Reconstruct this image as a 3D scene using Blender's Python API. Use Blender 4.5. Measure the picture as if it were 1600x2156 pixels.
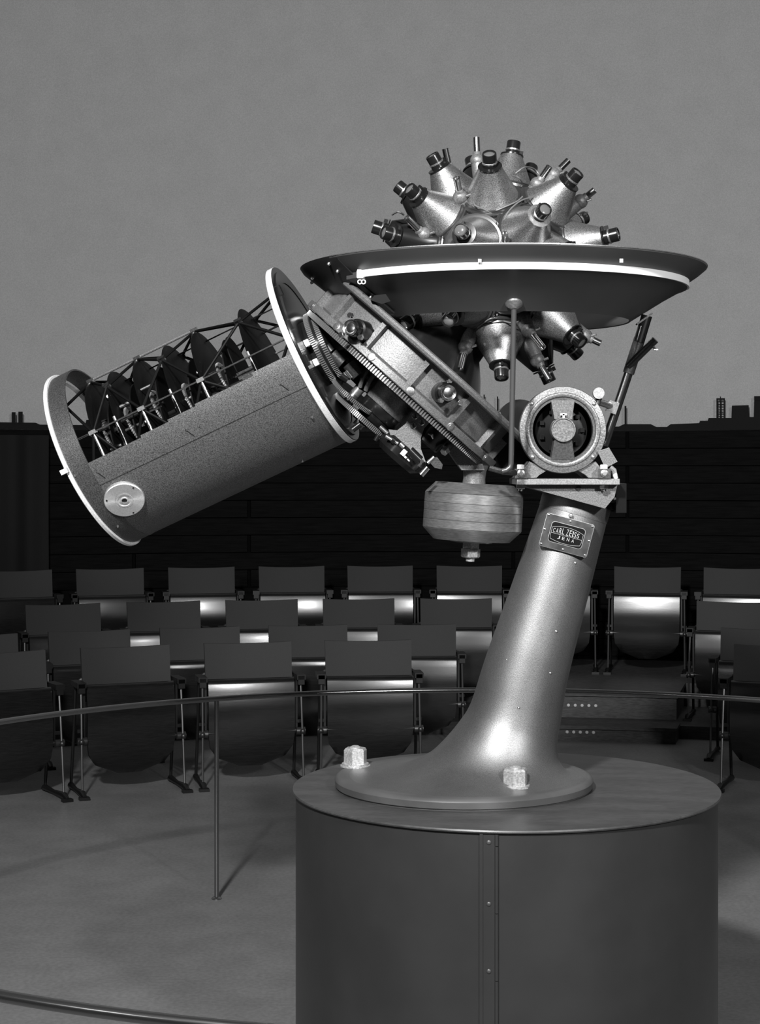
import bpy, bmesh, math, random
from mathutils import Vector, Matrix
random.seed(7)
for o in list(bpy.data.objects): bpy.data.objects.remove(o, do_unlink=True)
SC = bpy.context.scene
COL = SC.collection
R = math.radians
PI = math.pi

# ------------------------------------------------------------------ camera, world, lights, exposure
F_PX, CX, CY = 3583.0, 840.0, 991.3          # focal length and principal point for a 1600 x 2156 frame
H = 1.766                                    # camera height
D = 5.043                                    # distance of the projector from the camera
X0 = 0.315                                   # projector axis
cam = bpy.data.cameras.new('camera'); camo = bpy.data.objects.new('camera', cam); COL.objects.link(camo)
cam.sensor_fit = 'VERTICAL'; cam.sensor_height = 36.0; cam.sensor_width = 36.0*1600/2156
cam.lens = F_PX/2156*36.0
cam.shift_x = -(CX-800)/2156.0
cam.shift_y = -(1078-CY)/2156.0
camo.location = (0, 0, H); camo.rotation_euler = (PI/2, 0, 0)
cam.clip_start = 0.05; cam.clip_end = 100
SC.camera = camo

world = bpy.data.worlds.new('world'); SC.world = world; world.use_nodes = True
world.node_tree.nodes['Background'].inputs[0].default_value = (0.02, 0.02, 0.02, 1)
world.node_tree.nodes['Background'].inputs[1].default_value = 0.2

def area(name, loc, target, size, power, spread=180):
    l = bpy.data.lights.new(name, 'AREA'); l.shape = 'DISK'; l.size = size; l.energy = power; l.spread = R(spread)
    o = bpy.data.objects.new(name, l); COL.objects.link(o); o.location = loc
    o.rotation_euler = (Vector(target)-Vector(loc)).to_track_quat('-Z', 'Y').to_euler()
    return o
area('flood_lamp_high', (-1.25, 0.05, 4.5), (0.9, 8.0, 2.3), 0.45, 285, 110)
area('flood_lamp_left', (-3.6, 0.9, 3.0), (0.3, 5.0, 2.0), 0.5, 8)
area('flood_lamp_right', (2.8, -0.2, 3.6), (0.3, 8.0, 1.6), 0.5, 112, 120)

SC.view_settings.view_transform = 'Standard'; SC.view_settings.look = 'None'
SC.view_settings.exposure = 0.0; SC.view_settings.gamma = 1.0; SC.view_settings.use_curve_mapping = False

# ------------------------------------------------------------------ materials
def mat(name, g, rough=0.5, metal=0.0, speck=0.0, sscale=300.0, bump=0.0, bscale=60.0, stain=0.0, coat=0.0, spec=0.5, stretch=None, aniso=0.0):
    m = bpy.data.materials.new(name); m.use_nodes = True
    nt = m.node_tree; b = nt.nodes['Principled BSDF']
    b.inputs['Roughness'].default_value = rough; b.inputs['Metallic'].default_value = metal
    b.inputs['Specular IOR Level'].default_value = spec
    b.inputs['Coat Weight'].default_value = coat; b.inputs['Coat Roughness'].default_value = 0.12
    b.inputs['Anisotropic'].default_value = aniso
    tc = nt.nodes.new('ShaderNodeTexCoord'); src = tc.outputs['Object']
    if stretch:
        mp = nt.nodes.new('ShaderNodeMapping'); mp.inputs['Scale'].default_value = stretch
        nt.links.new(src, mp.inputs['Vector']); src = mp.outputs['Vector']
    col = None
    if speck > 0:
        n = nt.nodes.new('ShaderNodeTexNoise'); n.inputs['Scale'].default_value = sscale; n.inputs['Detail'].default_value = 2.0
        nt.links.new(src, n.inputs['Vector'])
        r = nt.nodes.new('ShaderNodeValToRGB')
        lo, hi = max(0, g*(1-speck)), min(1, g*(1+speck))
        r.color_ramp.elements[0].position = 0.32; r.color_ramp.elements[0].color = (lo, lo, lo, 1)
        r.color_ramp.elements[1].position = 0.68; r.color_ramp.elements[1].color = (hi, hi, hi, 1)
        nt.links.new(n.outputs['Fac'], r.inputs['Fac']); col = r.outputs['Color']
    if stain > 0:
        n2 = nt.nodes.new('ShaderNodeTexNoise'); n2.inputs['Scale'].default_value = 5.0; n2.inputs['Detail'].default_value = 6.0
        nt.links.new(src, n2.inputs['Vector'])
        r2 = nt.nodes.new('ShaderNodeValToRGB')
        r2.color_ramp.elements[0].position = 0.35; r2.color_ramp.elements[0].color = (1-stain,)*3+(1,)
        r2.color_ramp.elements[1].position = 0.65; r2.color_ramp.elements[1].color = (1, 1, 1, 1)
        nt.links.new(n2.outputs['Fac'], r2.inputs['Fac'])
        mx = nt.nodes.new('ShaderNodeMix'); mx.data_type = 'RGBA'; mx.blend_type = 'MULTIPLY'; mx.inputs[0].default_value = 1.0
        if col: nt.links.new(col, mx.inputs[6])
        else: mx.inputs[6].default_value = (g, g, g, 1)
        nt.links.new(r2.outputs['Color'], mx.inputs[7]); col = mx.outputs[2]
    if col: nt.links.new(col, b.inputs['Base Color'])
    else: b.inputs['Base Color'].default_value = (g, g, g, 1)
    if bump > 0:
        n3 = nt.nodes.new('ShaderNodeTexNoise'); n3.inputs['Scale'].default_value = bscale; n3.inputs['Detail'].default_value = 3.0
        nt.links.new(src, n3.inputs['Vector'])
        bp = nt.nodes.new('ShaderNodeBump'); bp.inputs['Strength'].default_value = bump; bp.inputs['Distance'].default_value = 0.002
        nt.links.new(n3.outputs['Fac'], bp.inputs['Height']); nt.links.new(bp.outputs['Normal'], b.inputs['Normal'])
    return m

M = {}
M['cone_paint'] = mat('speckled_silver_paint', 0.27, 0.38, 0.85, speck=0.55, sscale=420, bump=0.25, bscale=500)
M['case_paint'] = mat('speckled_grey_paint', 0.11, 0.42, 0.45, speck=0.6, sscale=380, bump=0.3, bscale=450)
M['case_dark'] = mat('casing_band_paint', 0.07, 0.42, 0.45, speck=0.6, sscale=380, bump=0.3, bscale=450)
M['column_paint'] = mat('column_silver_paint', 0.27, 0.47, 0.85, speck=0.25, sscale=500, bump=0.15, bscale=500, stain=0.25)
M['cast'] = mat('cast_grey_paint', 0.15, 0.46, 0.4, speck=0.3, sscale=300, bump=0.3, bscale=250)
M['cast_dark'] = mat('dark_cast_metal', 0.05, 0.38, 0.5, speck=0.3, sscale=200, bump=0.3, bscale=200)
M['globe'] = mat('globe_dark_grey', 0.05, 0.35, 0.5, speck=0.3, sscale=200)
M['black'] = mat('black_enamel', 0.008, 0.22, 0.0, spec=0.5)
M['black_matte'] = mat('black_matte_paint', 0.003, 0.55, spec=0.12)
M['chrome'] = mat('polished_steel', 0.6, 0.22, 1.0, speck=0.2, sscale=200)
M['steel'] = mat('brushed_steel', 0.45, 0.35, 0.9, speck=0.25, sscale=300)
M['bright'] = mat('bright_turned_aluminium', 0.75, 0.38, 0.8, speck=0.1, sscale=250, aniso=0.8)
bn = M['bright'].node_tree; tg = bn.nodes.new('ShaderNodeTangent'); tg.direction_type = 'RADIAL'; tg.axis = 'Z'
bn.links.new(tg.outputs[0], bn.nodes['Principled BSDF'].inputs['Tangent'])
M['gear'] = mat('gear_steel', 0.3, 0.35, 0.7)
M['white'] = mat('white_enamel', 0.78, 0.35, stain=0.08)
M['white_rim'] = mat('pale_rim_paint', 0.62, 0.4, speck=0.2, sscale=300)
M['dish'] = mat('dish_grey_paint', 0.062, 0.42, 0.1, stain=0.15, bump=0.05)
M['dish_dark'] = mat('dish_panel_paint', 0.022, 0.4, 0.1, stain=0.2)
M['weight'] = mat('weight_dark_metal', 0.3, 0.32, 0.7, speck=0.2, sscale=60, stain=0.25, stretch=(1, 1, 6))
M['drum'] = mat('drum_grey_paint', 0.03, 0.4, 0.0, stain=0.2, bump=0.1, bscale=40)
M['drum_top'] = mat('drum_top_plate', 0.07, 0.4, 0.1, speck=0.15, sscale=40, stain=0.3, stretch=(1, 3, 1))
M['flange'] = mat('flange_paint', 0.15, 0.42, 0.4, stain=0.35)
M['nut'] = mat('galvanised_steel', 0.5, 0.4, 0.5, speck=0.3, sscale=200)
M['plate'] = mat('name_plate_metal', 0.22, 0.3, 0.7, stain=0.6, speck=0.3, sscale=30)
M['letter'] = mat('name_plate_lettering', 0.55, 0.35, 0.5)
M['glass'] = mat('lens_glass', 0.25, 0.05, 0.6, coat=1.0)
M['rod'] = mat('grey_rod_paint', 0.12, 0.35, 0.6)
M['tube'] = mat('dark_chrome_tube', 0.5, 0.2, 1.0)
M['ringm'] = mat('dark_ring_metal', 0.1, 0.28, 0.8)
M['motor_ring'] = mat('motor_ring_metal', 0.17, 0.38, 0.5, speck=0.35, sscale=200, bump=0.3, bscale=200)
M['motor'] = mat('motor_grey_enamel', 0.11, 0.3, 0.45, speck=0.25, sscale=200, bump=0.3, bscale=150)
M['wire'] = mat('cable_covering', 0.12, 0.4)
M['fabric'] = mat('grey_seat_cloth', 0.036, 0.75, speck=0.12, sscale=500, bump=0.1, bscale=600, spec=0.25)
M['wood'] = mat('varnished_dark_wood', 0.009, 0.22, speck=0.35, sscale=8, stretch=(2, 6, 26), coat=0.25, bump=0.05, bscale=20)
M['frame'] = mat('chair_black_iron', 0.012, 0.4, 0.3)
M['leg'] = mat('chair_steel_tube', 0.22, 0.3, 0.9)
M['pivot'] = mat('dull_pivot_metal', 0.08, 0.4, 0.8)
M['rail'] = mat('dark_rail_tube', 0.3, 0.22, 0.95)
M['floor'] = mat('linoleum_floor', 0.195, 0.55, speck=0.12, sscale=60, stain=0.15, bump=0.1, bscale=90, spec=0.3)
M['tier'] = mat('tier_boards', 0.05, 0.55, speck=0.3, sscale=6, stretch=(4, 4, 20), spec=0.3)
M['dome'] = mat('dome_plaster', 0.45, 0.9, speck=0.10, sscale=130, stain=0.05, spec=0.1)
M['wall'] = mat('black_wall_paint', 0.002, 0.8, spec=0.05)
M['plank'] = mat('black_plank_paint', 0.0028, 0.7, speck=0.5, sscale=3, stretch=(2, 2, 30), spec=0.06)
M['skyline'] = mat('skyline_board_paint', 0.012, 0.8, spec=0.1)
M['curtain'] = mat('dark_curtain_cloth', 0.016, 0.9, spec=0.1)
M['light_disc'] = mat('pale_step_light', 0.5, 0.4)

# ------------------------------------------------------------------ mesh helpers
def frame(o, z, x=None):
    z = Vector(z).normalized(); x = Vector(x) if x is not None else Vector((0, -1, 0))
    if abs(z.dot(x.normalized())) > 0.98: x = Vector((1, 0, 0))
    x = (x - z*x.dot(z)).normalized(); y = z.cross(x)
    return Matrix(((x.x, y.x, z.x, o[0]), (x.y, y.y, z.y, o[1]), (x.z, y.z, z.z, o[2]), (0, 0, 0, 1)))

class MB:
    def __init__(s): s.v = []; s.f = []
    def add(s, vs, fs, T=None):
        n = len(s.v)
        for v in vs:
            v = Vector(v)
            s.v.append(T @ v if T is not None else v)
        for f in fs: s.f.append(tuple(i+n for i in f))
        return s
    def box(s, c, d, T=None):
        x, y, z = [q/2 for q in d]; c = Vector(c)
        vs = [c+Vector((sx*x, sy*y, sz*z)) for sz in (-1, 1) for sy in (-1, 1) for sx in (-1, 1)]
        return s.add(vs, [(0, 2, 3, 1), (4, 5, 7, 6), (0, 1, 5, 4), (2, 6, 7, 3), (0, 4, 6, 2), (1, 3, 7, 5)], T)
    def lathe(s, prof, n=32, T=None, a0=0.0, a1=2*PI, close=False):
        full = abs(a1-a0-2*PI) < 1e-6
        m = n if full else n+1
        vs = []; fs = []
        for (r, z) in prof:
            for i in range(m):
                a = a0+(a1-a0)*i/n; vs.append((r*math.cos(a), r*math.sin(a), z))
        k = len(prof)
        rng = range(k if close else k-1)
        for j in rng:
            j2 = (j+1) % k
            for i in range(n):
                i2 = (i+1) % m if full else i+1
                fs.append((j*m+i, j*m+i2, j2*m+i2, j2*m+i))
        if not full and close:
            fs.append(tuple(j*m for j in range(k))); fs.append(tuple(j*m+m-1 for j in reversed(range(k))))
        return s.add(vs, fs, T)
    def cyl(s, p0, p1, r0, r1=None, n=16):
        if r1 is None: r1 = r0
        p0 = Vector(p0); p1 = Vector(p1); L = (p1-p0).length
        return s.lathe([(0, 0), (r0, 0), (r1, L), (0, L)], n, frame(p0, p1-p0))
    def disc(s, r, z0, z1, n=32, T=None, bev=0.0):
        if bev > 0: pr = [(0, z0), (r-bev, z0), (r, z0+bev), (r, z1-bev), (r-bev, z1), (0, z1)]
        else: pr = [(0, z0), (r, z0), (r, z1), (0, z1)]
        return s.lathe(pr, n, T)
    def ring(s, ri, ro, z0, z1, n=48, T=None, a0=0.0, a1=2*PI):
        return s.lathe([(ri, z0), (ro, z0), (ro, z1), (ri, z1)], n, T, a0, a1, close=True)
    def gear(s, r, z0, z1, teeth, dep=0.004, T=None, hole=0.0):
        n = teeth*4; vs = []; fs = []
        for z in (z0, z1):
            for i in range(n):
                a = 2*PI*i/n; rr = r if (i % 4) in (0, 1) else r-dep
                vs.append((rr*math.cos(a), rr*math.sin(a), z))
        for i in range(n): fs.append((i, (i+1) % n, n+(i+1) % n, n+i))
        if hole <= 0:
            fs.append(tuple(reversed(range(n)))); fs.append(tuple(range(n, 2*n)))
        else:
            for z in (z0, z1):
                for i in range(n):
                    a = 2*PI*i/n; vs.append((hole*math.cos(a), hole*math.sin(a), z))
            for i in range(n):
                j = (i+1) % n
                fs.append((j, i, 2*n+i, 2*n+j)); fs.append((n+i, n+j, 3*n+j, 3*n+i)); fs.append((2*n+j, 2*n+i, 3*n+i, 3*n+j))
        return s.add(vs, fs, T)
    def sphere(s, c, r, n=16, sq=1.0):
        pr = [(r*math.sin(PI*i/(n//2)), -r*sq*math.cos(PI*i/(n//2))) for i in range(n//2+1)]
        return s.lathe(pr, n, Matrix.Translation(Vector(c)))
    def tube(s, pts, r, n=10, closed=False, caps=True):
        pts = [Vector(p) for p in pts]; k = len(pts); vs = []; fs = []; up = None
        for i, p in enumerate(pts):
            if closed: t = pts[(i+1) % k]-pts[i-1]
            else: t = pts[min(i+1, k-1)]-pts[max(i-1, 0)]
            t.normalize()
            if up is None: up = Vector((0, 0, 1)) if abs(t.z) < 0.9 else Vector((1, 0, 0))
            x = (up-t*up.dot(t)).normalized(); up = x; y = t.cross(x)
            rr = r[i] if isinstance(r, (list, tuple)) else r
            for j in range(n):
                a = 2*PI*j/n; vs.append(p+x*(rr*math.cos(a))+y*(rr*math.sin(a)))
        for i in range(k if closed else k-1):
            i2 = (i+1) % k
            for j in range(n):
                j2 = (j+1) % n; fs.append((i*n+j, i*n+j2, i2*n+j2, i2*n+j))
        if not closed and caps:
            fs.append(tuple(reversed(range(n)))); fs.append(tuple(range((k-1)*n, k*n)))
        return s.add(vs, fs)
    def prism(s, poly, y0, y1, T=None):
        n = len(poly)
        vs = [(x, y0, z) for x, z in poly]+[(x, y1, z) for x, z in poly]
        fs = [tuple(range(n)), tuple(reversed(range(n, 2*n)))]
        for i in range(n): fs.append((i, i+n, (i+1) % n+n, (i+1) % n))
        return s.add(vs, fs, T)
    def hexnut(s, p, z, af, h, x=None):
        T = frame(p, z, x); r = af/math.sqrt(3)
        s.lathe([(0, 0), (r, 0), (r, h*0.86), (r*0.88, h), (0, h)], 6, T)
        return s
    def mesh(s, name, m, off=None, sharp=38):
        me = bpy.data.meshes.new(name); bm = bmesh.new()
        o = Vector(off) if off is not None else Vector()
        vv = [bm.verts.new(v-o) for v in s.v]
        for f in s.f:
            try: bm.faces.new([vv[i] for i in f])
            except ValueError: pass
        bmesh.ops.remove_doubles(bm, verts=bm.verts, dist=1e-5)
        bmesh.ops.dissolve_degenerate(bm, edges=bm.edges, dist=1e-6)
        bmesh.ops.recalc_face_normals(bm, faces=bm.faces)
        ca = math.cos(R(sharp))
        for f in bm.faces: f.smooth = True
        for e in bm.edges:
            if len(e.link_faces) == 2:
                if e.link_faces[0].normal.dot(e.link_faces[1].normal) < ca: e.smooth = False
            else: e.smooth = False
        bm.to_mesh(me); bm.free(); me.materials.append(m)
        return me

def wloc(o):
    p = Vector()
    while o is not None: p += o.location; o = o.parent
    return p
def link(name, me, parent=None, T=None):
    o = bpy.data.objects.new(name, me); COL.objects.link(o)
    if parent is not None: o.parent = parent
    if T is not None: o.matrix_basis = T
    return o
def part(name, mb, m, parent, sharp=38):           # vertices given in world space, parent chain is translation only
    return link(name, mb.mesh(name, M[m] if isinstance(m, str) else m, wloc(parent) if parent else None, sharp), parent)
def empty(name, loc):
    o = bpy.data.objects.new(name, None); COL.objects.link(o); o.location = loc; o.empty_display_size = 0.1
    return o
def tag(o, label, cat, group=None):
    o['label'] = label; o['category'] = cat
    if group: o['group'] = group
    return o
def struct(o): o['kind'] = 'structure'; return o
def W(px, py, dy=0.0):                             # a point dy metres behind the projector's own plane
    d = D+dy
    return Vector(((px-CX)*d/F_PX, d, H-(py-CY)*d/F_PX))
S = D/F_PX                                         # metres per photograph pixel at the projector

# ------------------------------------------------------------------ the room
RW = 8.75
CC = Vector((X0, D, 0))
TC = Matrix.Translation(CC)
def pol(r, deg, z): return Vector((X0+r*math.sin(R(deg)), D+r*math.cos(R(deg)), z))

mb = MB(); mb.lathe([(0, 0), (RW+0.1, 0), (RW+0.1, -0.1), (0, -0.1)], 96, TC)
floor = struct(part('floor', mb, 'floor', None))
def arc_block(r0, r1, z0, z1, d0, d1, n=40):
    m = MB(); m.lathe([(r0, z0), (r1, z0), (r1, z1), (r0, z1)], n, TC, R(90-d1), R(90-d0), close=True); return m
part('tier', arc_block(6.36, RW+0.05, 0.0, 0.085, -75, 75), 'tier', floor)
part('tier', arc_block(7.32, RW+0.05, 0.085, 0.25, -75, 75), 'tier', floor)

mb = MB()
prof = [(RW+0.12, 2.0)]
for i in range(0, 25):
    a = R(90*i/24); prof.append(((RW+0.12)*math.cos(a), 2.1+(RW+0.12)*math.sin(a)))
mb.lathe(prof, 128, TC)
ceiling = struct(part('ceiling', mb, 'dome', None, sharp=80))

mb = MB(); mb.lathe([(RW+0.03, 0), (RW+0.03, 2.085)], 128, TC)
wall = struct(part('wall_back', mb, 'wall', None, sharp=80))
bh = 0.139
pl = MB(); pl.lathe([(RW-0.012, 0.003), (RW+0.028, 0.003), (RW+0.028, bh-0.003), (RW-0.012, bh-0.003)], 8, None, R(90-9.9), R(90+9.9), close=True)
plm = pl.mesh('plank', M['plank'])
for row in range(15):
    for k in range(-2, 3):
        o = link('plank', plm, wall, Matrix.Translation(CC+Vector((0, 0, row*bh))) @ Matrix.Rotation(R(k*20+(row % 2)*6), 4, 'Z'))

# ------------------------------------------------------------------ skyline cut-out on top of the wall
def sky_pt(px, py, r=RW+0.015):
    # bearing of the column px on the wall, height of the row py there
    k = (px-CX)/F_PX
    lo, hi = -80.0, 80.0
    for _ in range(50):
        m_ = (lo+hi)/2; q = pol(r, m_, 0)
        if q.x/q.y < k: lo = m_
        else: hi = m_
    q = pol(r, lo, 0)
    return lo, H+(CY-py)*q.y/F_PX
sky = [(-500, 893), (-260, 893), (-258, 880), (-180, 880), (-178, 889), (0, 889), (74, 890), (84, 894), (180, 895), (182, 884), (250, 884), (252, 892), (420, 892), (422, 880), (480, 880),
       (482, 893), (600, 893), (730, 893), (770, 899), (830, 897), (832, 890), (960, 890), (962, 884), (1090, 884), (1092, 893), (1200, 893), (1250, 900), (1303, 898), (1314, 893),
       (1370, 893), (1382, 899), (1404, 899), (1412, 893), (1472, 891), (1474, 886), (1490, 886), (1492, 880), (1540, 880), (1541, 854), (1576, 853), (1577, 878), (1587, 878), (1588, 840), (1700, 838), (1702, 880), (2100, 886)]
pts = []
for (ax, ay), (bx, by) in zip(sky, sky[1:]):
    n = max(1, int(abs(bx-ax)/25))
    for i in range(n): pts.append((ax+(bx-ax)*i/n, ay+(by-ay)*i/n))
pts.append(sky[-1])
vs = []; fs = []
for (x, y) in pts:
    dg, z = sky_pt(x, y)
    for rr in (RW+0.004, RW+0.027):
        vs.append(pol(rr, dg, 2.09)); vs.append(pol(rr, dg, z))
for i in range(len(pts)-1):
    a = i*4; b = a+4
    fs += [(a, b, b+1, a+1), (a+2, a+3, b+3, b+2), (a+1, b+1, b+3, a+3), (a, a+2, b+2, b)]
fs += [(0, 1, 3, 2), (len(vs)-4, len(vs)-2, len(vs)-1, len(vs)-3)]
sroot = empty('skyline_cutout', pol(RW+0.015, 0, 2.09))
part('silhouette_board', MB().add(vs, fs), 'skyline', sroot)
def sky_box(x0, x1, y0, y1, name='chimney'):
    d0, z0 = sky_pt(x0, y0); d1, z1 = sky_pt(x1, y1)
    m = MB(); m.lathe([(RW-0.004, z0), (RW+0.026, z0), (RW+0.026, z1), (RW-0.004, z1)], 1, TC, R(90-d1), R(90-d0), close=True)
    return m
part('chimney', sky_box(25, 32, 892, 868), 'skyline', sroot)
part('chimney', sky_box(39, 47, 892, 867), 'skyline', sroot)
part('mast', sky_box(1315, 1318.5, 896, 855), 'skyline', sroot)
part('mast', sky_box(1018, 1020.5, 890, 831), 'skyline', sroot)
part('mast', sky_box(1046, 1048.5, 890, 835), 'skyline', sroot)
part('roof_cap', sky_box(1588, 1604, 843, 834), 'skyline', sroot)
tw = part('lattice_tower', sky_box(1508.5, 1511, 882, 840), 'skyline', sroot)
for a in ((1515.5, 1517.5, 882, 840), (1523.5, 1526, 882, 840), (1508.5, 1526, 842, 838.5), (1508.5, 1526, 853, 851), (1508.5, 1526, 864, 862), (1508.5, 1526, 873, 871), (1516, 1517.5, 840, 835)):
    part('tower_bar', sky_box(*a), 'skyline', tw)
tag(sroot, 'dark city skyline cut-out running along the top of the black wall', 'skyline')

# ------------------------------------------------------------------ curtain at the left
vs = []; fs = []
n = 120
for i in range(n+1):
    dg = -40+19.5*i/n
    rr = RW-0.13+0.035*math.sin(i*0.62)+0.02*math.sin(i*0.27+1)
    for z in (0.26, 0.9, 1.5, 2.04):
        vs.append(pol(rr+0.006*math.sin(z*5+i), dg, z))
for i in range(n):
    for j in range(3):
        a = i*4+j; fs.append((a, a+4, a+5, a+1))
cm = MB().add(vs, fs)
cu = part('curtain', cm, 'curtain', None, sharp=80)
sd = cu.modifiers.new('thickness', 'SOLIDIFY'); sd.thickness = 0.006
tag(cu, 'dark folded curtain hanging on the black wall at the left edge', 'curtain')

# ------------------------------------------------------------------ aisle steps with round step lights
def step(r0, r1, z0, z1, dx0, dx1, bpx, bz, label):
    rt = empty('aisle_step', pol(r0, (dx0+dx1)/2, 0.0))
    part('step_body', arc_block(r0, r1, z0, z1-0.022, dx0, dx1, 10), 'tier', rt)
    part('tread', arc_block(r0-0.02, r1, z1-0.022, z1, dx0, dx1+0.1, 10), 'tier', rt)
    for k in range(5):
        dg = bpx+k*0.40
        p = pol(r0-0.004, dg, bz); nrm = Vector((-math.sin(R(dg)), -math.cos(R(dg)), 0))
        b = MB(); b.lathe([(0.008, 0), (0.011, 0.004), (0.008, 0.007), (0, 0.008)], 12, frame(p, nrm)); part('step_light', b, 'light_disc', rt)  # step light as an unlit disc, its brightness put into the pale colour
    tag(rt, label, 'step')
step(6.12, 6.36, 0.0, 0.105, 4.0, 13.9, 7.35, 0.062, 'lower dark wooden aisle step with five pale step lights behind the column')
step(6.62, 7.32, 0.085, 0.255, 4.0, 13.6, 7.3, 0.168, 'upper dark wooden aisle step with five pale step lights behind the column')

# ------------------------------------------------------------------ chairs
def make_chair():
    rt = empty('theatre_chair', (0, 0, 0))
    # backrest: curved padded panel
    vs = []; fs = []; nx, nz = 12, 6
    for side in (0, 1):
        for j in range(nz+1):
            for i in range(nx+1):
                u = -1+2*i/nx; v = j/nz
                x = 0.25*u*(0.985+0.015*v); z = 0.50+0.29*v-0.010*(1-u*u)*v
                y = -0.055+0.055*v+0.035*(1-u*u)-0.014
                if side: y += 0.028
                vs.append((x, y, z))
    N = (nx+1)*(nz+1)
    for j in range(nz):
        for i in range(nx):
            a = j*(nx+1)+i
            fs.append((a, a+1, a+nx+2, a+nx+1)); fs.append((N+a, N+a+nx+1, N+a+nx+2, N+a+1))
    for i in range(nx):
        fs.append((i, N+i, N+i+1, i+1)); a = nz*(nx+1)+i; fs.append((a, a+1, N+a+1, N+a))
    for j in range(nz):
        a = j*(nx+1); fs.append((a, a+nx+1, N+a+nx+1, N+a)); a += nx; fs.append((a, N+a, N+a+nx+1, a+nx+1))
    back = part('backrest', MB().add(vs, fs), 'fabric', rt, 50)
    # seat tipped up: bent plywood seen from its underside, rounded at the bottom
    prof = [(-0.105, 0.105), (-0.135, 0.16), (-0.155, 0.22), (-0.163, 0.29), (-0.166, 0.36), (-0.166, 0.42), (-0.1632, 0.455), (-0.1585, 0.49), (-0.1525, 0.53), (-0.1463, 0.57), (-0.141, 0.589), (-0.124, 0.60)]
    def hw(z):
        if z >= 0.29: return 0.244
        t = (0.29-z)/0.185; return max(0.05, 0.244*math.sqrt(max(0, 1-0.93*t**2.6)))
    vs = []; fs = []; nx = 10
    for side in (0, 1):
        for (y, z) in prof:
            for i in range(nx+1):
                u = -1+2*i/nx
                vs.append((hw(z)*u, y+(0.022 if side else 0)+0.004*u*u, z-(0.004 if side else 0)))
    k = len(prof); N = k*(nx+1)
    for j in range(k-1):
        for i in range(nx):
            a = j*(nx+1)+i
            fs.append((a, a+1, a+nx+2, a+nx+1)); fs.append((N+a, N+a+nx+1, N+a+nx+2, N+a+1))
        a = j*(nx+1); fs.append((a, a+nx+1, N+a+nx+1, N+a)); a += nx; fs.append((a, N+a, N+a+nx+1, a+nx+1))
    for i in range(nx):
        fs.append((i, N+i, N+i+1, i+1)); a = (k-1)*(nx+1)+i; fs.append((a, a+1, N+a+1, N+a))
    seat = part('seat', MB().add(vs, fs), 'wood', rt, 50)
    b = MB(); b.lathe([(0, 0), (0.016, 0), (0.016, 0.5), (0, 0.5)], 10, frame((-0.25, -0.145, 0.30), (1, 0, 0))); part('seat_hinge_bar', b, 'frame', seat)
    for s in (-1, 1):
        b = MB(); b.tube([(s*0.278, -0.150, 0.59), (s*0.28, -0.175, 0.42), (s*0.284, -0.215, 0.02)], 0.0065, 8); part('leg', b, 'leg', rt)
        b = MB(); b.tube([(s*0.278, -0.01, 0.60), (s*0.28, 0.02, 0.35), (s*0.284, 0.085, 0.02)], 0.009, 8); part('leg', b, 'frame', rt)
        b = MB(); b.box((s*0.278, -0.09, 0.602), (0.05, 0.17, 0.028)); b.box((s*0.278, -0.165, 0.585), (0.036, 0.02, 0.05)); part('armrest', b, 'frame', rt)
        b = MB(); b.cyl((s*0.25, -0.168, 0.30), (s*0.30, -0.168, 0.30), 0.021, n=12); b.sphere((s*0.283, -0.19, 0.30), 0.016, 10); part('pivot', b, 'pivot', rt)
        b = MB(); b.box((s*0.258, -0.12, 0.46), (0.012, 0.03, 0.30)); b.box((s*0.275, -0.13, 0.35), (0.04, 0.02, 0.016)); part('side_bar', b, 'frame', rt)
        b = MB(); b.tube([(s*0.284, -0.275, 0.012), (s*0.284, -0.22, 0.026), (s*0.284, -0.05, 0.020), (s*0.284, 0.09, 0.022), (s*0.284, 0.12, 0.012)], [0.012, 0.02, 0.012, 0.018, 0.012], 8)
        b.box((s*0.284, -0.265, 0.008), (0.055, 0.04, 0.016)); part('foot', b, 'frame', rt)
        b = MB(); b.tube([(s*0.278, -0.01, 0.595), (s*0.24, -0.012, 0.62)], 0.012, 8); part('back_bracket', b, 'frame', rt)
    return rt
def copy_tree(o, parent=None):
    c = o.copy(); COL.objects.link(c); c.parent = parent
    for ch in [q for q in bpy.data.objects if q.parent == o]: copy_tree(ch, c)
    return c
proto = make_chair(); kids = {}
def place_chair(first, r, dg, z, label, group):
    c = proto if first else copy_tree(proto)
    c.location = pol(r, dg, z); c.rotation_euler = (0, 0, -R(dg))
    tag(c, label, 'chair', group)
ords = ['leftmost', 'second from the left', 'third from the left', 'fourth from the left', 'fifth from the left', 'sixth from the left']
rows = [('front row', 4.8, 0.0, [-30.9, -22.55, -14.2, -5.9], [(22.1, 'at the right edge of the picture')]),
        ('second row', 5.8, 0.0, [-29.2, -22.4, -15.6, -8.85, -2.0], [(19.4, 'at the right edge of the picture')]),
        ('third row', 6.85, 0.085, [-22.0, -16.3, -10.65, -5.0, 0.7], [(16.7, 'right of the aisle steps')]),
        ('raised back row', 8.0, 0.25, [-22.8, -17.95, -13.05, -8.15, -3.3, 1.6],
         [(6.45, 'half hidden behind the projector column'), (11.3, 'fully visible right of the column'), (16.1, 'at the right edge of the picture')])]
first = True
for rn, r, z, lefts, rights in rows:
    for i, a in enumerate(lefts):
        place_chair(first, r, a, z, 'grey tip-up theatre chair in the %s, %s' % (rn, ords[i]), 'theatre chairs in the '+rn); first = False
    for a, w in rights:
        place_chair(False, r, a, z, 'grey tip-up theatre chair in the %s, %s' % (rn, w), 'theatre chairs in the '+rn)

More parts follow.
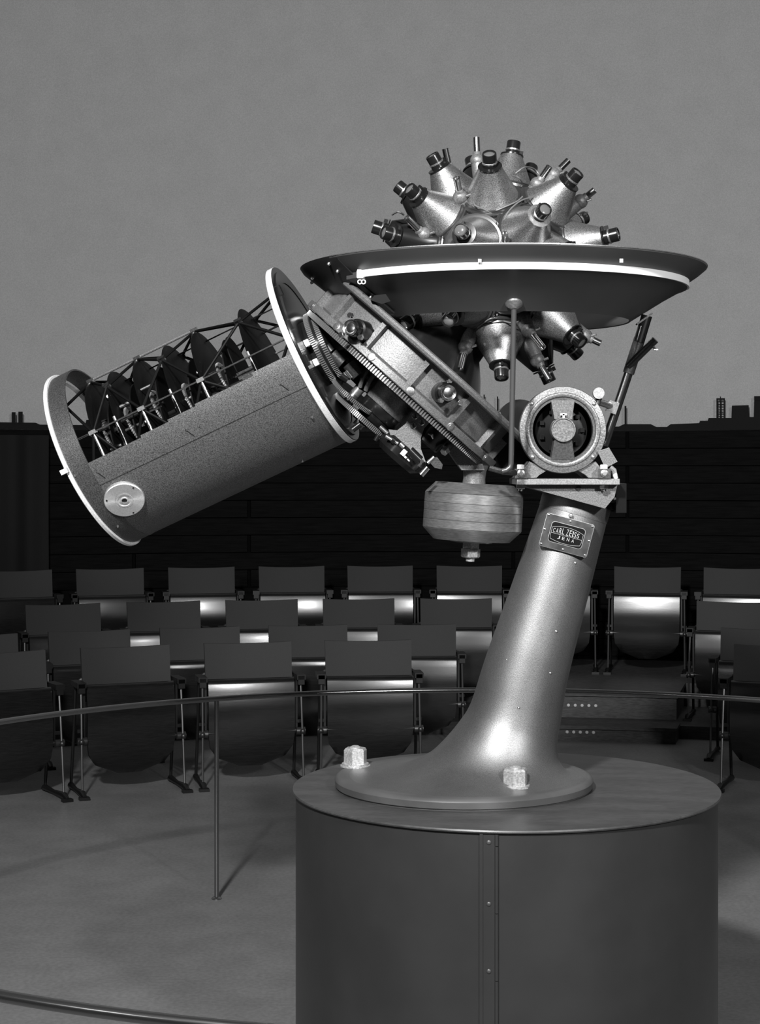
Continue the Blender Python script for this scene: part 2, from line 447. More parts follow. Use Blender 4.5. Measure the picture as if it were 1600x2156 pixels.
# ------------------------------------------------------------------ guard rail
RR, RH = 2.25, 0.826
rr = empty('guard_rail', (X0+0.01, D, 0))
b = MB(); b.tube([(X0+0.01+RR*math.cos(2*PI*i/160), D+RR*math.sin(2*PI*i/160), RH) for i in range(160)], 0.0112, 12, closed=True)
part('rail', b, 'rail', rr, 80)
pm = MB(); pm.cyl((0, 0, 0.006), (0, 0, RH-0.008), 0.0095, n=12)
pmm = pm.mesh('post', M['rail'])
fm = MB(); fm.lathe([(0, 0), (0.021, 0), (0.021, 0.004), (0.013, 0.010), (0, 0.012)], 16); fmm = fm.mesh('foot_plate', M['rail'])
for k in range(5):
    a = R(118.6+72*k)
    o = link('post', pmm, rr, Matrix.Translation((RR*math.cos(a), RR*math.sin(a), 0))); link('foot_plate', fmm, o)
tag(rr, 'thin dark circular tube railing around the projector drum', 'railing')

# ------------------------------------------------------------------ pedestal drum
HD = 0.832
dr = empty('pedestal_drum', (X0, D, 0))
b = MB(); b.lathe([(0, 0), (0.62, 0), (0.62, HD-0.008), (0, HD-0.008)], 128, TC); part('drum_wall', b, 'drum', dr)
b = MB(); b.lathe([(0, HD-0.008), (0.629, HD-0.008), (0.631, HD-0.004), (0.629, HD), (0, HD)], 128, TC); part('top_plate', b, 'drum_top', dr)
def drum_strip(x0, x1, th):
    a0 = math.acos((x0)/0.62); a1 = math.acos(x1/0.62)
    m = MB(); m.lathe([(0.619, 0.0), (0.62+th, 0.0), (0.62+th, HD-0.009), (0.619, HD-0.009)], 4, TC, -a0, -a1, close=True); return m
st = part('seam_strip', drum_strip(-0.105, -0.062, 0.003), 'drum', dr)
part('edge_strip', drum_strip(-0.104, -0.096, 0.006), 'drum', st)
for z in (0.815-0.015, 0.64, 0.465, 0.29, 0.12):
    a = -math.acos(-0.081/0.62); n = Vector((math.cos(a), math.sin(a), 0)); p = CC+n*0.6235+Vector((0, 0, z))
    m = MB(); m.lathe([(0.006, 0), (0.0055, 0.002), (0.003, 0.0035), (0, 0.004)], 12, frame(p, n)); part('screw', m, 'drum_top', st)
zz = 0.0; i = 0
while zz < HD-0.02:
    h = 0.175 if i else 0.09; top = min(zz+h, HD-0.01)
    a = -math.acos(-0.061/0.62); n = Vector((math.cos(a), math.sin(a), 0)); p = CC+n*0.622
    m = MB(); m.cyl(p+Vector((0, 0, zz+0.001)), p+Vector((0, 0, top-0.001)), 0.0055, n=10); part('hinge_knuckle', m, 'drum', dr)
    zz = top; i += 1
tag(dr, 'large dark grey sheet metal drum with a round top plate under the projector', 'pedestal')

# ================================================================== THE PROJECTOR
FLX = W(976, 1655).x
P = empty('planetarium_projector', (FLX, D, HD))
tag(P, 'planetarium star projector with lens globe, dish and planet cage on a leaning column', 'projector')
TD = Matrix.Translation((FLX, D, 0))
b = MB(); b.lathe([(0, HD), (0.374, HD), (0.374, HD+0.005), (0.380, HD+0.006), (0.382, HD+0.024), (0.377, HD+0.032), (0.368, HD+0.0355), (0, HD+0.036)], 96, TD)
fl = part('base_flange', b, 'flange', P)
secs = [(976, 0.8665, 0.370, 0), (990, 0.8690, 0.338, 0), (1008, 0.8725, 0.298, 1), (1024, 0.8785, 0.262, 2), (1036, 0.890, 0.228, 4), (1046, 0.909, 0.198, 6), (1056, 0.944, 0.170, 9), (1071, 0.995, 0.147, 12), (1086, 1.05, 0.1355, 14), (1110, 1.1866, 0.1255, 16), (1158, 1.411, 0.1135, 16.5), (1212, 1.665, 0.101, 16.7), (1219, 1.70, 0.1, 16.7)]
vs = []; fs = []; n = 72
# smooth the profile with a Catmull-Rom pass
def crom(L, sub=5):
    out = []
    for i in range(len(L)-1):
        p0 = L[max(i-1, 0)]; p1 = L[i]; p2 = L[i+1]; p3 = L[min(i+2, len(L)-1)]
        for j in range(sub):
            t = j/sub
            out.append(tuple(0.5*((2*b_)+(-a_+c_)*t+(2*a_-5*b_+4*c_-d_)*t*t+(-a_+3*b_-3*c_+d_)*t**3) for a_, b_, c_, d_ in zip(p0, p1, p2, p3)))
    out.append(L[-1]); return out
cs = crom(secs)
for (px, z, r, ti) in cs:
    c = Vector(((px-CX)*S, D, z)); t = R(ti); ex = Vector((math.cos(t), 0, -math.sin(t)))
    for i in range(n):
        a = 2*PI*i/n; vs.append(c+ex*(r*math.cos(a))+Vector((0, r*math.sin(a), 0)))
for j in range(len(cs)-1):
    for i in range(n): fs.append((j*n+i, j*n+(i+1) % n, (j+1)*n+(i+1) % n, (j+1)*n+i))
fs.append(tuple(range((len(cs)-1)*n, len(cs)*n)))
column = part('column', MB().add(vs, fs), 'column_paint', P, 60)
AX = Vector((math.sin(R(16.7)), 0, math.cos(R(16.7))))
ctop = Vector(((1212-CX)*S, D, 1.665))
b = MB(); b.lathe([(0.0995, -0.03), (0.1035, -0.028), (0.1045, 0.012), (0.103, 0.016), (0, 0.016)], 64, frame(ctop, AX)); part('collar', b, 'column_paint', column)
def col_front(px, py, lift=0.0):
    # point on the column's camera-facing surface under a photograph position
    z = H-(py-CY)*(D-0.12)/F_PX
    for a, c in zip(cs, cs[1:]):
        if a[1] <= z <= c[1]:
            t = (z-a[1])/(c[1]-a[1]); x = (a[0]+(c[0]-a[0])*t-CX)*S; r = a[2]+(c[2]-a[2])*t; break
    X = (px-CX)*(D-r)/F_PX
    dx = max(-0.95*r, min(0.95*r, X-x)); yy = -math.sqrt(r*r-dx*dx)
    nrm = Vector((dx, yy, 0)).normalized()
    return Vector((X, D+yy, z))+nrm*lift, nrm
for (px, py) in ((1068, 1391), (1160, 1418), (1092, 1489), (1212, 1186), (1172, 1330)):
    p, nr = col_front(px, py)
    b = MB(); b.lathe([(0.0042, -0.002), (0.0042, 0.001), (0.002, 0.003), (0, 0.0035)], 10, frame(p, nr)); part('rivet', b, 'steel', column)

# nuts on the flange
def big_nut(px, py, dyn, name='nut'):
    p = W(px, py, dyn); p.z = HD+0.036
    b = MB(); b.lathe([(0, 0), (0.046, 0), (0.046, 0.004), (0.041, 0.005), (0.041, 0.010), (0, 0.010)], 32, Matrix.Translation(p)); wsh = part('washer', b, 'nut', fl)
    b = MB(); b.hexnut(p+Vector((0, 0, 0.010)), (0, 0, 1), 0.062, 0.046, x=(1, 0.3, 0)); 
    nu = part('nut', b, 'nut', fl, 20)
    b = MB(); b.lathe([(0, 0.054), (0.017, 0.054), (0.017, 0.059), (0.009, 0.063), (0, 0.064)], 20, Matrix.Translation(p)); part('bolt_end', b, 'nut', fl)
big_nut(748, 1616, 0.13); big_nut(1085, 1663, -0.225)

# name plate
pc, pn = col_front(1194, 1127)
pc = pc+Vector((-0.002, -0.008, 0))
pn = Vector((-0.06, -1, 0.02)).normalized()
T = frame(pc, pn, Vector((math.cos(R(15)), 0, -math.sin(R(15)))))     # local x to the right, y up, z to the viewer
def rrect(w, h, r, n=5):
    o = []
    for cx, cy, a in ((w-r, h-r, 0), (-w+r, h-r, 90), (-w+r, -h+r, 180), (w-r, -h+r, 270)):
        for i in range(n+1):
            t = R(a+90*i/n); o.append((cx+r*math.cos(t), cy+r*math.sin(t)))
    return o
def slab(w, h, r, z0, z1, T):
    o = rrect(w, h, r); k = len(o)
    vs = [(x, y, z0) for x, y in o]+[(x, y, z1) for x, y in o]
    fs = [tuple(reversed(range(k))), tuple(range(k, 2*k))]+[(i, (i+1) % k, (i+1) % k+k, i+k) for i in range(k)]
    return MB().add(vs, fs, T)
npl = part('name_plate', slab(0.0715, 0.0495, 0.006, -0.014, 0.003, T), 'plate', P)
part('plate_border', MB().tube([T @ Vector((x, y, 0.003)) for x, y in rrect(0.0705, 0.0485, 0.006)], 0.0012, 6, closed=True), 'steel', npl)
part('plate_field', slab(0.050, 0.030, 0.010, 0.002, 0.0036, T), 'black', npl)
part('field_border', MB().tube([T @ Vector((x, y, 0.0036)) for x, y in rrect(0.050, 0.030, 0.010)], 0.0007, 6, closed=True), 'letter', npl)
for (x, y) in ((-0.065, 0.043), (0.065, 0.043), (-0.065, -0.043), (0.065, -0.043), (0, 0.041), (0, -0.043), (-0.066, 0), (0.066, 0)):
    part('rivet', MB().lathe([(0.0034, 0), (0.0028, 0.0018), (0, 0.0028)], 10, T @ Matrix.Translation((x, y, 0.003))), 'chrome', npl)
part('screw', MB().lathe([(0.0065, -0.010), (0.0065, 0.001), (0.005, 0.0025), (0, 0.003)], 14, T @ Matrix.Translation((-0.003, 0.058, 0.0))), 'steel', npl)
def arch(x): return 0.0215-0.0085*(x/0.046)**2
b = MB()
b.tube([T @ Vector((x*0.046/10, arch(x*0.046/10), 0.0037)) for x in range(-10, 11)], 0.0006, 6)
b.tube([T @ Vector((x*0.046/10, -0.0035, 0.0037)) for x in range(-10, 11)], 0.0006, 6)
b.tube([T @ Vector((x*0.044/10, -0.0235+0.006*(x/10)**2-0.003, 0.0037)) for x in range(-10, 11)], 0.0006, 6)
for s in (-1, 1):
    b.tube([T @ Vector((s*0.046, arch(0.046), 0.0037)), T @ Vector((s*0.046, -0.012, 0.0037)), T @ Vector((s*0.044, -0.0205, 0.0037))], 0.0006, 6)
part('scroll_lines', b, 'letter', npl)
def text_mesh(ch):
    cu = bpy.data.curves.new('letter', 'FONT'); cu.body = ch; cu.size = 1.0; cu.extrude = 0.06; cu.resolution_u = 4
    o = bpy.data.objects.new('letter', cu); COL.objects.link(o)
    dg = bpy.context.evaluated_depsgraph_get(); me = bpy.data.meshes.new_from_object(o.evaluated_get(dg))
    v = [q.co.copy() for q in me.vertices]; f = [tuple(p.vertices) for p in me.polygons]
    bpy.data.objects.remove(o, do_unlink=True); bpy.data.meshes.remove(me)
    xs = [q.x for q in v]; ys = [q.y for q in v]
    return v, f, min(xs), max(xs), min(ys), max(ys)
def put_text(word, xs, width, base, heights):
    m = MB()
    for ch, x, h in zip(word, xs, heights):
        v, f, a, c, d_, e = text_mesh(ch)
        ww = width*(0.4 if ch == 'I' else 1)
        q = [((p.x-(a+c)/2)/(c-a)*ww+x, (p.y-d_)/(e-d_)*h+base, 0.0038+p.z*0.008) for p in v]
        m.add(q, f, T)
    return m
xs = [-0.0385, -0.0295, -0.0205, -0.0120, 0.0005, 0.0095, 0.0165, 0.0235, 0.0320]
b = put_text('CARLZEISS', xs, 0.0065, -0.001, [arch(x)-0.0045+0.001 for x in xs])
for q in (put_text('JENA', [-0.021, -0.007, 0.007, 0.021], 0.0075, -0.0165, [0.0095]*4),): b.v, b.f = b.v+q.v, b.f+[tuple(i+len(b.v) for i in f) for f in q.f]
part('lettering', b, 'letter', npl)

# ------------------------------------------------------------------ bracket, tray and drive motor on top of the column
br = MB()
poly = [((px-CX)*(D-0.11)/F_PX, H-(py-CY)*(D-0.11)/F_PX) for px, py in ((1100, 1021), (1296, 1021), (1290, 1046), (1270, 1070), (1110, 1026))]
br.prism(poly, D-0.15, D+0.115)
bracket = part('bracket', br, 'cast', P)
p = W(1218, 1028, -0.15)
part('plug', MB().cyl(p+Vector((0, 0.003, 0)), p+Vector((0, -0.003, 0)), 0.008), 'cast_dark', bracket)
b = MB(); b.box(W(1301, 1048, -0.04), (0.03, 0.15, 0.085), None)
side = part('junction_box', b, 'black', bracket)
part('screw', MB().sphere(W(1294, 1050, -0.12), 0.005, 8), 'steel', side)
tray_z0 = H-(1020-CY)*(D-0.18)/F_PX; tray_z1 = H-(1008-CY)*(D-0.18)/F_PX
xl = (1088-CX)*(D-0.18)/F_PX; xr = (1304-CX)*(D-0.18)/F_PX
b = MB(); b.box(((xl+xr)/2, D-0.02, (tray_z0+tray_z1)/2), (xr-xl, 0.33, tray_z1-tray_z0)); tray = part('motor_tray', b, 'steel', P)
MY = -0.17
mc = W(1185, 905, MY); TMm = frame(mc, (0, -1, 0), (1, 0, 0))
mr = 92*(D+MY)/F_PX
b = MB(); b.lathe([(0, -0.27), (mr*0.8, -0.27), (mr*0.88, -0.25), (mr*0.9, -0.03), (mr*0.9, -0.02), (mr*0.9, -0.02)], 64, TMm)
motor = part('motor', b, 'black', P)
b = MB(); b.lathe([(mr*0.73, -0.03), (mr*0.97, -0.03), (mr, -0.024), (mr, -0.006), (mr*0.985, 0), (mr*0.86, 0.002), (mr*0.84, 0.005), (mr*0.80, 0.006), (mr*0.76, 0.004), (mr*0.73, -0.004)], 96, TMm, close=True)
part('end_ring', b, 'motor_ring', motor)
# spider with two kidney openings
b = MB()
def sector(r0, r1, a0, a1, z0, z1, n=14):
    b.lathe([(r0, z0), (r1, z0), (r1, z1), (r0, z1)], n, TMm, R(a0), R(a1), close=True)
sector(mr*0.69, mr*0.745, 0, 360-1e-3, -0.03, -0.001, 64)
for a in (90, 270):
    b.add([TMm @ Vector(v) for v in ((-mr*0.22, (0.26 if a == 90 else -0.26)*mr, -0.02), (mr*0.22, (0.26 if a == 90 else -0.26)*mr, -0.02), (mr*0.30, (0.70 if a == 90 else -0.70)*mr, -0.02), (-mr*0.30, (0.70 if a == 90 else -0.70)*mr, -0.02),
                                     (-mr*0.20, (0.24 if a == 90 else -0.24)*mr, 0.012), (mr*0.20, (0.24 if a == 90 else -0.24)*mr, 0.012), (mr*0.27, (0.68 if a == 90 else -0.68)*mr, 0.0), (-mr*0.27, (0.68 if a == 90 else -0.68)*mr, 0.0))],
          [(0, 1, 2, 3), (4, 7, 6, 5), (0, 4, 5, 1), (1, 5, 6, 2), (2, 6, 7, 3), (3, 7, 4, 0)])
part('spider', b, 'motor', motor)
b = MB(); b.lathe([(0, -0.02), (mr*0.29, -0.02), (mr*0.29, 0.016), (mr*0.275, 0.021), (mr*0.25, 0.021), (mr*0.245, 0.017), (0, 0.017)], 40, TMm); part('hub_cap', b, 'motor_ring', motor)
b = MB(); b.box((0, mr*0.35, 0.019), (0.018, 0.006, 0.006), TMm); b.box((0, mr*0.31, 0.019), (0.006, 0.012, 0.006), TMm); part('oil_cup', b, 'white', motor)
b = MB(); b.lathe([(0, -0.06), (mr*0.6, -0.06), (mr*0.6, -0.05), (mr*0.2, -0.045), (0.02, -0.02), (0, -0.02)], 40, TMm)
for k in range(9):
    a = 2*PI*k/9; b.box((mr*0.48*math.cos(a), mr*0.48*math.sin(a), -0.045), (0.012, 0.012, 0.02), TMm)
part('rotor', b, 'black', motor)
for a in (40, 140, 222, 318):
    part('screw', MB().lathe([(0.0065, 0), (0.0065, 0.003), (0.004, 0.005), (0, 0.0055)], 12, TMm @ Matrix.Translation((mr*0.93*math.cos(R(a)), mr*0.93*math.sin(R(a)), 0.0))), 'steel', motor)
# feet
for s in (-1, 1):
    poly = [(s*0.045, -mr*0.93), (s*0.095, -mr*0.72), (s*0.122, -mr*1.0), (s*0.135, -0.1375), (s*0.075, -0.1375), (s*0.066, -mr*1.03)]
    if s < 0: poly = poly[::-1]
    m = MB(); vsx = [(x, y, -0.20) for x, y in poly]+[(x, y, -0.012) for x, y in poly]; k = len(poly)
    m.add(vsx, [tuple(reversed(range(k))), tuple(range(k, 2*k))]+[(i, (i+1) % k, (i+1) % k+k, i+k) for i in range(k)], TMm)
    part('motor_foot', m, 'cast', motor)
for px in (1096, 1271):
    p = W(px, 997, MY-0.005)
    m = MB(); m.box(p, (0.036, 0.036, 0.027)); blk = part('clamp_block', m, 'chrome', tray)
    m = MB(); q = p+Vector((0, -0.018, 0)); m.lathe([(0.011, 0), (0.011, 0.003), (0.006, 0.005), (0.006, 0.009), (0, 0.009)], 16, frame(q, (0, -1, 0))); part('clamp_bolt', m, 'steel', tray)
    m = MB(); m.hexnut(p+Vector((0, 0, 0.0135)), (0, 0, 1), 0.02, 0.012); part('nut', m, 'white_rim', tray, 20)
    q = W(px, 1021, MY); m = MB(); m.hexnut(q+Vector((0, 0, 0.002)), (0, 0, -1), 0.024, 0.014); m.cyl(q, q+Vector((0, 0, -0.018)), 0.007); part('nut', m, 'chrome', tray, 20)
m = MB(); m.add([W(*q) for q in ((1258, 950, -0.18), (1282, 942, -0.18), (1300, 972, -0.18), (1274, 986, -0.18), (1258, 950, -0.08), (1282, 942, -0.08), (1300, 972, -0.08), (1274, 986, -0.08))], [(0, 1, 2, 3), (4, 7, 6, 5), (0, 4, 5, 1), (1, 5, 6, 2), (2, 6, 7, 3), (3, 7, 4, 0)])
part('terminal_cover', m, 'cast', motor)
m = MB(); m.tube([W(1284, 984, -0.13), W(1292, 990, -0.13), (W(1296, 1008, -0.13))], 0.008, 8); part('cable_sleeve', m, 'white_rim', motor)
q = W(1260, 828, -0.1); m = MB(); m.cyl(q+Vector((0, 0.012, 0)), q+Vector((0, -0.008, 0)), 0.0165, n=24); knob = part('knob', m, 'steel', P)
m = MB(); m.cyl(W(1262, 838, -0.09), W(1255, 860, -0.09), 0.008); part('knob_stem', m, 'cast_dark', knob)
m = MB(); m.cyl(W(1256, 845, -0.06), W(1290, 856, 0.0), 0.010); part('clamp_arm', m, 'steel', knob)
# black gearbox behind the motor at the left
m = MB(); m.lathe([(0, -0.16), (0.055, -0.16), (0.068, -0.14), (0.070, 0.10), (0, 0.10)], 32, frame(W(1090, 893, 0.05), (0, -1, 0), (1, 0, 0)))
gb = part('gearbox', m, 'black', P)
m = MB(); m.box(W(1082, 950, 0.05), (0.12, 0.16, 0.12)); part('gearbox_foot', m, 'black_matte', gb)
part('screw', MB().hexnut(W(1051, 871, -0.11), (0, -1, 0), 0.010, 0.006), 'chrome', gb)

# ------------------------------------------------------------------ rods that carry the dish
DC = Vector((X0-0.008, D, 0)); TDI = Matrix.Translation(DC)
top = Vector((W(1082, 640, -0.40).x, D-0.405, W(1082, 640, -0.40).z))
bot = W(1076, 975, -0.30)
m = MB(); m.tube([top, bot, W(1074, 984, -0.30), W(1066, 990, -0.30), W(1057, 992, -0.30)], 0.0075, 12); rod = part('support_rod', m, 'rod', P)
nrm = Vector((0, -0.5, -0.85))
m = MB(); m.lathe([(0.024, 0.004), (0.0235, -0.006), (0.016, -0.013), (0.007, -0.02), (0, -0.02)], 24, frame(top+Vector((0, 0.004, 0.003)), (0, 0.45, 0.9))); m.lathe([(0, 0.004), (0.024, 0.004)], 24, frame(top+Vector((0, 0.004, 0.003)), (0, 0.45, 0.9))); part('rod_flange', m, 'steel', rod)
m = MB(); m.tube([W(1030, 985, -0.28), W(1058, 993, -0.28), W(1085, 996, -0.24)], 0.008, 8); part('stay_bar', m, 'cast_dark', rod)
t0 = W(1362, 664, -0.02); t1 = W(1330, 770, 0.0); t2 = W(1272, 938, 0.02)
m = MB(); m.tube([t0, W(1345, 720, -0.01)], 0.0165, 14); m.tube([W(1347, 714, -0.01), t2], 0.0135, 14); tube = part('support_tube', m, 'tube', P)
m = MB(); m.tube([W(1347, 712, -0.008), W(1323, 786, 0.0)], 0.0172, 14); part('tube_sleeve', m, 'cast_dark', tube)
m = MB(); m.tube([W(1322, 772, -0.01), W(1380, 715, -0.04)], 0.0115, 14); bt = part('branch_tube', m, 'black', tube)
q = W(1376, 731, -0.05); m = MB(); m.cyl(q, q+Vector((0.004, -0.012, -0.008)), 0.004); m.box(q+Vector((0.005, -0.014, -0.008)), (0.012, 0.004, 0.004)); part('wing_screw', m, 'steel', bt)
m = MB(); m.box((0, 0, 0), (0.03, 0.03, 0.035), frame(W(1289, 857, 0.0), (t1-t2), (0, -1, 0))); part('tube_clamp', m, 'steel', tube)
q = W(1352, 676, -0.03); m = MB(); m.box((0, 0, 0), (0.055, 0.03, 0.005), Matrix.Translation(q+Vector((0.006, 0, 0.006))) @ Matrix.Rotation(R(-35), 4, 'Y')); part('dish_bracket', m, 'cast_dark', tube)

# ------------------------------------------------------------------ the dish around the globe
a_seam0, a_seam1 = R(180+33), R(180-33+360)
DZ = 2.360
bowl = [(0.594, DZ), (0.5975, DZ+0.001), (0.5965, DZ-0.004), (0.575, DZ-0.022), (0.548, DZ-0.040), (0.541, DZ-0.043), (0.541, DZ-0.060), (0.533, DZ-0.061), (0.475, DZ-0.093), (0.378, DZ-0.153), (0.375, DZ-0.1555), (0.371, DZ-0.153), (0.470, DZ-0.088), (0.53, DZ-0.056), (0.538, DZ-0.040), (0.57, DZ-0.018)]
b = MB(); b.lathe(bowl, 120, TDI, a_seam0, a_seam1, close=True); dish = part('dish_bowl', b, 'dish', P)
b = MB(); b.ring(0.540, 0.5455, DZ-0.0605, DZ-0.0415, 100, TDI, a_seam0+R(6), R(357)); part('white_band', b, 'white', dish)
b = MB(); b.ring(0.538, 0.5445, DZ-0.0585, DZ-0.0435, 60, TDI, R(357), R(357+140)); part('dark_band', b, 'dish_dark', dish)
b = MB(); b.ring(0.596, 0.5985, DZ-0.0005, DZ+0.002, 120, TDI, a_seam0, a_seam1); part('bright_edge', b, 'steel', dish)
pan = [(0.599, DZ+0.001), (0.590, DZ-0.012), (0.50, DZ-0.082), (0.40, DZ-0.150), (0.396, DZ-0.146), (0.496, DZ-0.077), (0.586, DZ-0.008), (0.595, DZ+0.002)]
b = MB(); b.lathe(pan, 48, TDI, R(180-36), R(180+36.5), close=True); sp = part('side_panel', b, 'dish_dark', dish)
for ang, r in ((-31, 0.585), (-31.5, 0.56), (-9, 0.565), (6, 0.57), (22, 0.56), (-34.8, 0.47)):
    a = R(180-ang); rr_ = r; z = DZ-0.012-(0.59-r)*0.78
    p = DC+Vector((rr_*math.cos(a), rr_*math.sin(a), z)); nn = Vector((0.6*math.cos(a), 0.6*math.sin(a), -0.8))
    part('screw', MB().lathe([(0.005, -0.002), (0.005, 0.004), (0.003, 0.007), (0, 0.008)], 10, frame(p, nn)), 'steel', sp)
a = a_seam0+R(7.5); p = DC+Vector((0.548*math.cos(a), 0.548*math.sin(a), DZ-0.062))
cl = part('band_clip', MB().box(p+Vector((0.006, -0.002, 0.010)), (0.022, 0.006, 0.024)), 'white', dish)
for k in (0, 1):
    q = p+Vector((0.002+0.010*k, -0.004, -0.012))
    part('ring_eye', MB().tube([q+Vector((0.0055*math.cos(2*PI*i/16), 0, 0.0055*math.sin(2*PI*i/16))) for i in range(16)], 0.0017, 6, closed=True), 'white', dish)
for px in (1010, 1308):
    p = W(px, 549, -0.545); part('band_tab', MB().box(p, (0.009, 0.006, 0.010)), 'white_rim', dish)

# ------------------------------------------------------------------ the star globe with its lens cones
B = W(1043, 560); GR = 0.243
b = MB(); b.sphere(B, GR, 48); globe = part('star_globe', b, 'globe', P, 80)
k = MB(); k.lathe([(0, 0.225), (0.080, 0.225), (0.080, 0.236), (0.078, 0.240), (0.0335, 0.333), (0.0325, 0.338), (0, 0.338)], 36); cone_m = k.mesh('lens_cone', M['cone_paint'])
k = MB(); k.lathe([(0.074, 0.215), (0.090, 0.216), (0.092, 0.233), (0.090, 0.236), (0.084, 0.237), (0.083, 0.242), (0.074, 0.243)], 40, close=True); ring_m = k.mesh('base_ring', M['ringm'])
k = MB(); k.lathe([(0, 0.338), (0.0215, 0.341), (0.0205, 0.346), (0.0205, 0.378), (0.0195, 0.381), (0.0165, 0.381), (0.0165, 0.376), (0, 0.376)], 28); barrel_m = k.mesh('lens_barrel', M['black'])
k = MB(); k.lathe([(0, 0.336), (0.0345, 0.336), (0.0345, 0.340), (0.0215, 0.341), (0, 0.341)], 32); collar_b = k.mesh('lens_collar', M['black']); collar_s = k.mesh('lens_collar', M['steel'])
k = MB(); k.lathe([(0.0205, 0.351), (0.0218, 0.352), (0.0218, 0.356), (0.0205, 0.357)], 28, close=True); band_m = k.mesh('barrel_band', M['steel'])
k = MB(); k.lathe([(0.0165, 0.3765), (0.012, 0.379), (0.006, 0.380), (0, 0.3803)], 24); lens_m = k.mesh('lens', M['glass'])
k = MB(); k.box((0.026, 0, 0.349), (0.012, 0.006, 0.012)); lug_m = k.mesh('barrel_lug', M['black'])
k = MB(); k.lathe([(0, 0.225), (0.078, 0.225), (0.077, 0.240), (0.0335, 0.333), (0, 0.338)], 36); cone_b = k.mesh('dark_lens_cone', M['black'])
# bearing of each barrel end: photograph position, near (1) or far (-1) side of the globe, black or not, some with their shade put into the colour
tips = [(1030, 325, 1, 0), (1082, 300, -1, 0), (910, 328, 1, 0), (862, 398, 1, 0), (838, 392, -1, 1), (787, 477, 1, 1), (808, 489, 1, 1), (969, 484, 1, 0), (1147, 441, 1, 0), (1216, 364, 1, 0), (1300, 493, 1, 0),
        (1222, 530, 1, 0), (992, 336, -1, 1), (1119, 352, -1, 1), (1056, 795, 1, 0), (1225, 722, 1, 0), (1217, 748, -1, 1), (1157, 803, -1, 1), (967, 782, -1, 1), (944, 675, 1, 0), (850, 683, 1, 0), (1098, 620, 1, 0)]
def bearing(px, py, side, Rr=0.378):
    best = None; bd = 1e9
    for i in range(0, 181):
        dy = -Rr*side*i/180.0 if side > 0 else Rr*i/180.0
        q = W(px, py, dy)-B
        e = abs(q.length-Rr)
        if e < bd: bd = e; best = q
    return best.normalized()
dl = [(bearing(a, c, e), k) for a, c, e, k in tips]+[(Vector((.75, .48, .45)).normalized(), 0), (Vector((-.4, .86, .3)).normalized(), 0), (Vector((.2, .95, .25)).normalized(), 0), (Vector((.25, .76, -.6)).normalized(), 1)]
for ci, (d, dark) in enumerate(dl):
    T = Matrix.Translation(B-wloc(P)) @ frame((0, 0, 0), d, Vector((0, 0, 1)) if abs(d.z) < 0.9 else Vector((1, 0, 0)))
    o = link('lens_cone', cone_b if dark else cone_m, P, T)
    link('base_ring', ring_m, o); link('lens_collar', collar_s if ci == 8 else collar_b, o); link('lens_barrel', barrel_m, o); link('lens', lens_m, o); link('barrel_band', band_m, o); link('barrel_lug', lug_m, o)
# small pointer projectors between the cones
ptr = [((948, 362), (937, 313), .2), ((1005, 338), (1003, 290), -.1), ((969, 415), (961, 375), .62), ((1131, 388), (1157, 350), .35), ((1166, 368), (1196, 338), -.2), ((1222, 424), (1252, 400), .2),
       ((892, 494), (856, 458), .6), ((1063, 516), (1063, 492), .88), ((1113, 695), (1143, 732), .72), ((1131, 758), (1157, 800), .4), ((1232, 708), (1264, 723), .1), ((980, 731), (968, 777), .5)]
for (p0, p1, f) in ptr:
    a = W(p0[0], p0[1], -f*0.27); c = W(p1[0], p1[1], -f*0.34); u = (c-a).normalized()
    out = (a-B).normalized(); foot = B+out*0.22
    m = MB(); m.tube([foot, a-out*0.01], [0.026, 0.020], 16); m.sphere(a, 0.022, 16); m.lathe([(0.013, 0), (0.0125, 0.024), (0.011, 0.026), (0, 0.026)], 16, frame(a, u))
    o = part('pointer_projector', m, 'cast', P)
    m = MB(); m.lathe([(0, 0.02), (0.0098, 0.02), (0.0098, max(0.05, (c-a).length)), (0.0075, max(0.05, (c-a).length)), (0.0075, (c-a).length-0.006), (0, (c-a).length-0.006)], 16, frame(a, u)); part('pointer_tube', m, 'tube', o)
    part('clamp_screw', MB().cyl(a+Vector((0.018, -0.014, 0)), a+Vector((0.030, -0.020, 0.004)), 0.004, n=8), 'steel', o)
# cables and terminal clusters
def gp(px, py, r=0.235):
    r += 0.014
    # point on a sphere around the globe centre in front of the given position
    for i in range(80):
        dy = -r+2*r*i/80
        q = W(px, py, dy)
        if (q-B).length <= r: return q
    return W(px, py, 0)
def cable(lst, r=0.0022):
    L = [tuple(gp(x, y, rr_)) for x, y, rr_ in lst]
    part('cable', MB().tube(crom(L, 6), r, 6), 'wire', globe)
cable([(995, 418, .24), (1000, 432, .26), (1018, 440, .25), (1036, 450, .24), (1040, 456, .235)])
cable([(1125, 414, .25), (1098, 422, .26), (1075, 440, .26), (1062, 462, .25), (1056, 490, .24)])
cable([(1085, 365, .27), (1105, 352, .29), (1125, 356, .28), (1138, 372, .27)])
cable([(1079, 370, .26), (1092, 374, .27), (1100, 384, .25)])
cable([(1040, 445, .24), (1062, 436, .25), (1088, 424, .25), (1100, 414, .25)])
cable([(1054, 680, .24), (1060, 700, .26), (1058, 716, .27)])
cable([(1060, 676, .24), (1082, 680, .26), (1100, 672, .25)])
cable([(1005, 690, .25), (1030, 672, .25), (1046, 670, .24)])
cable([(826, 452, .33), (838, 446, .33), (850, 452, .31)], 0.003)
for (cx_, cy_) in ((1040, 452), (1096, 386), (1046, 668), (974, 704), (1108, 714), (1230, 450)):
    for k in range(6):
        q = gp(cx_+random.uniform(-8, 8), cy_+random.uniform(-6, 6), 0.236)
        part('terminal', MB().sphere(q, 0.0032, 8), 'steel', globe)

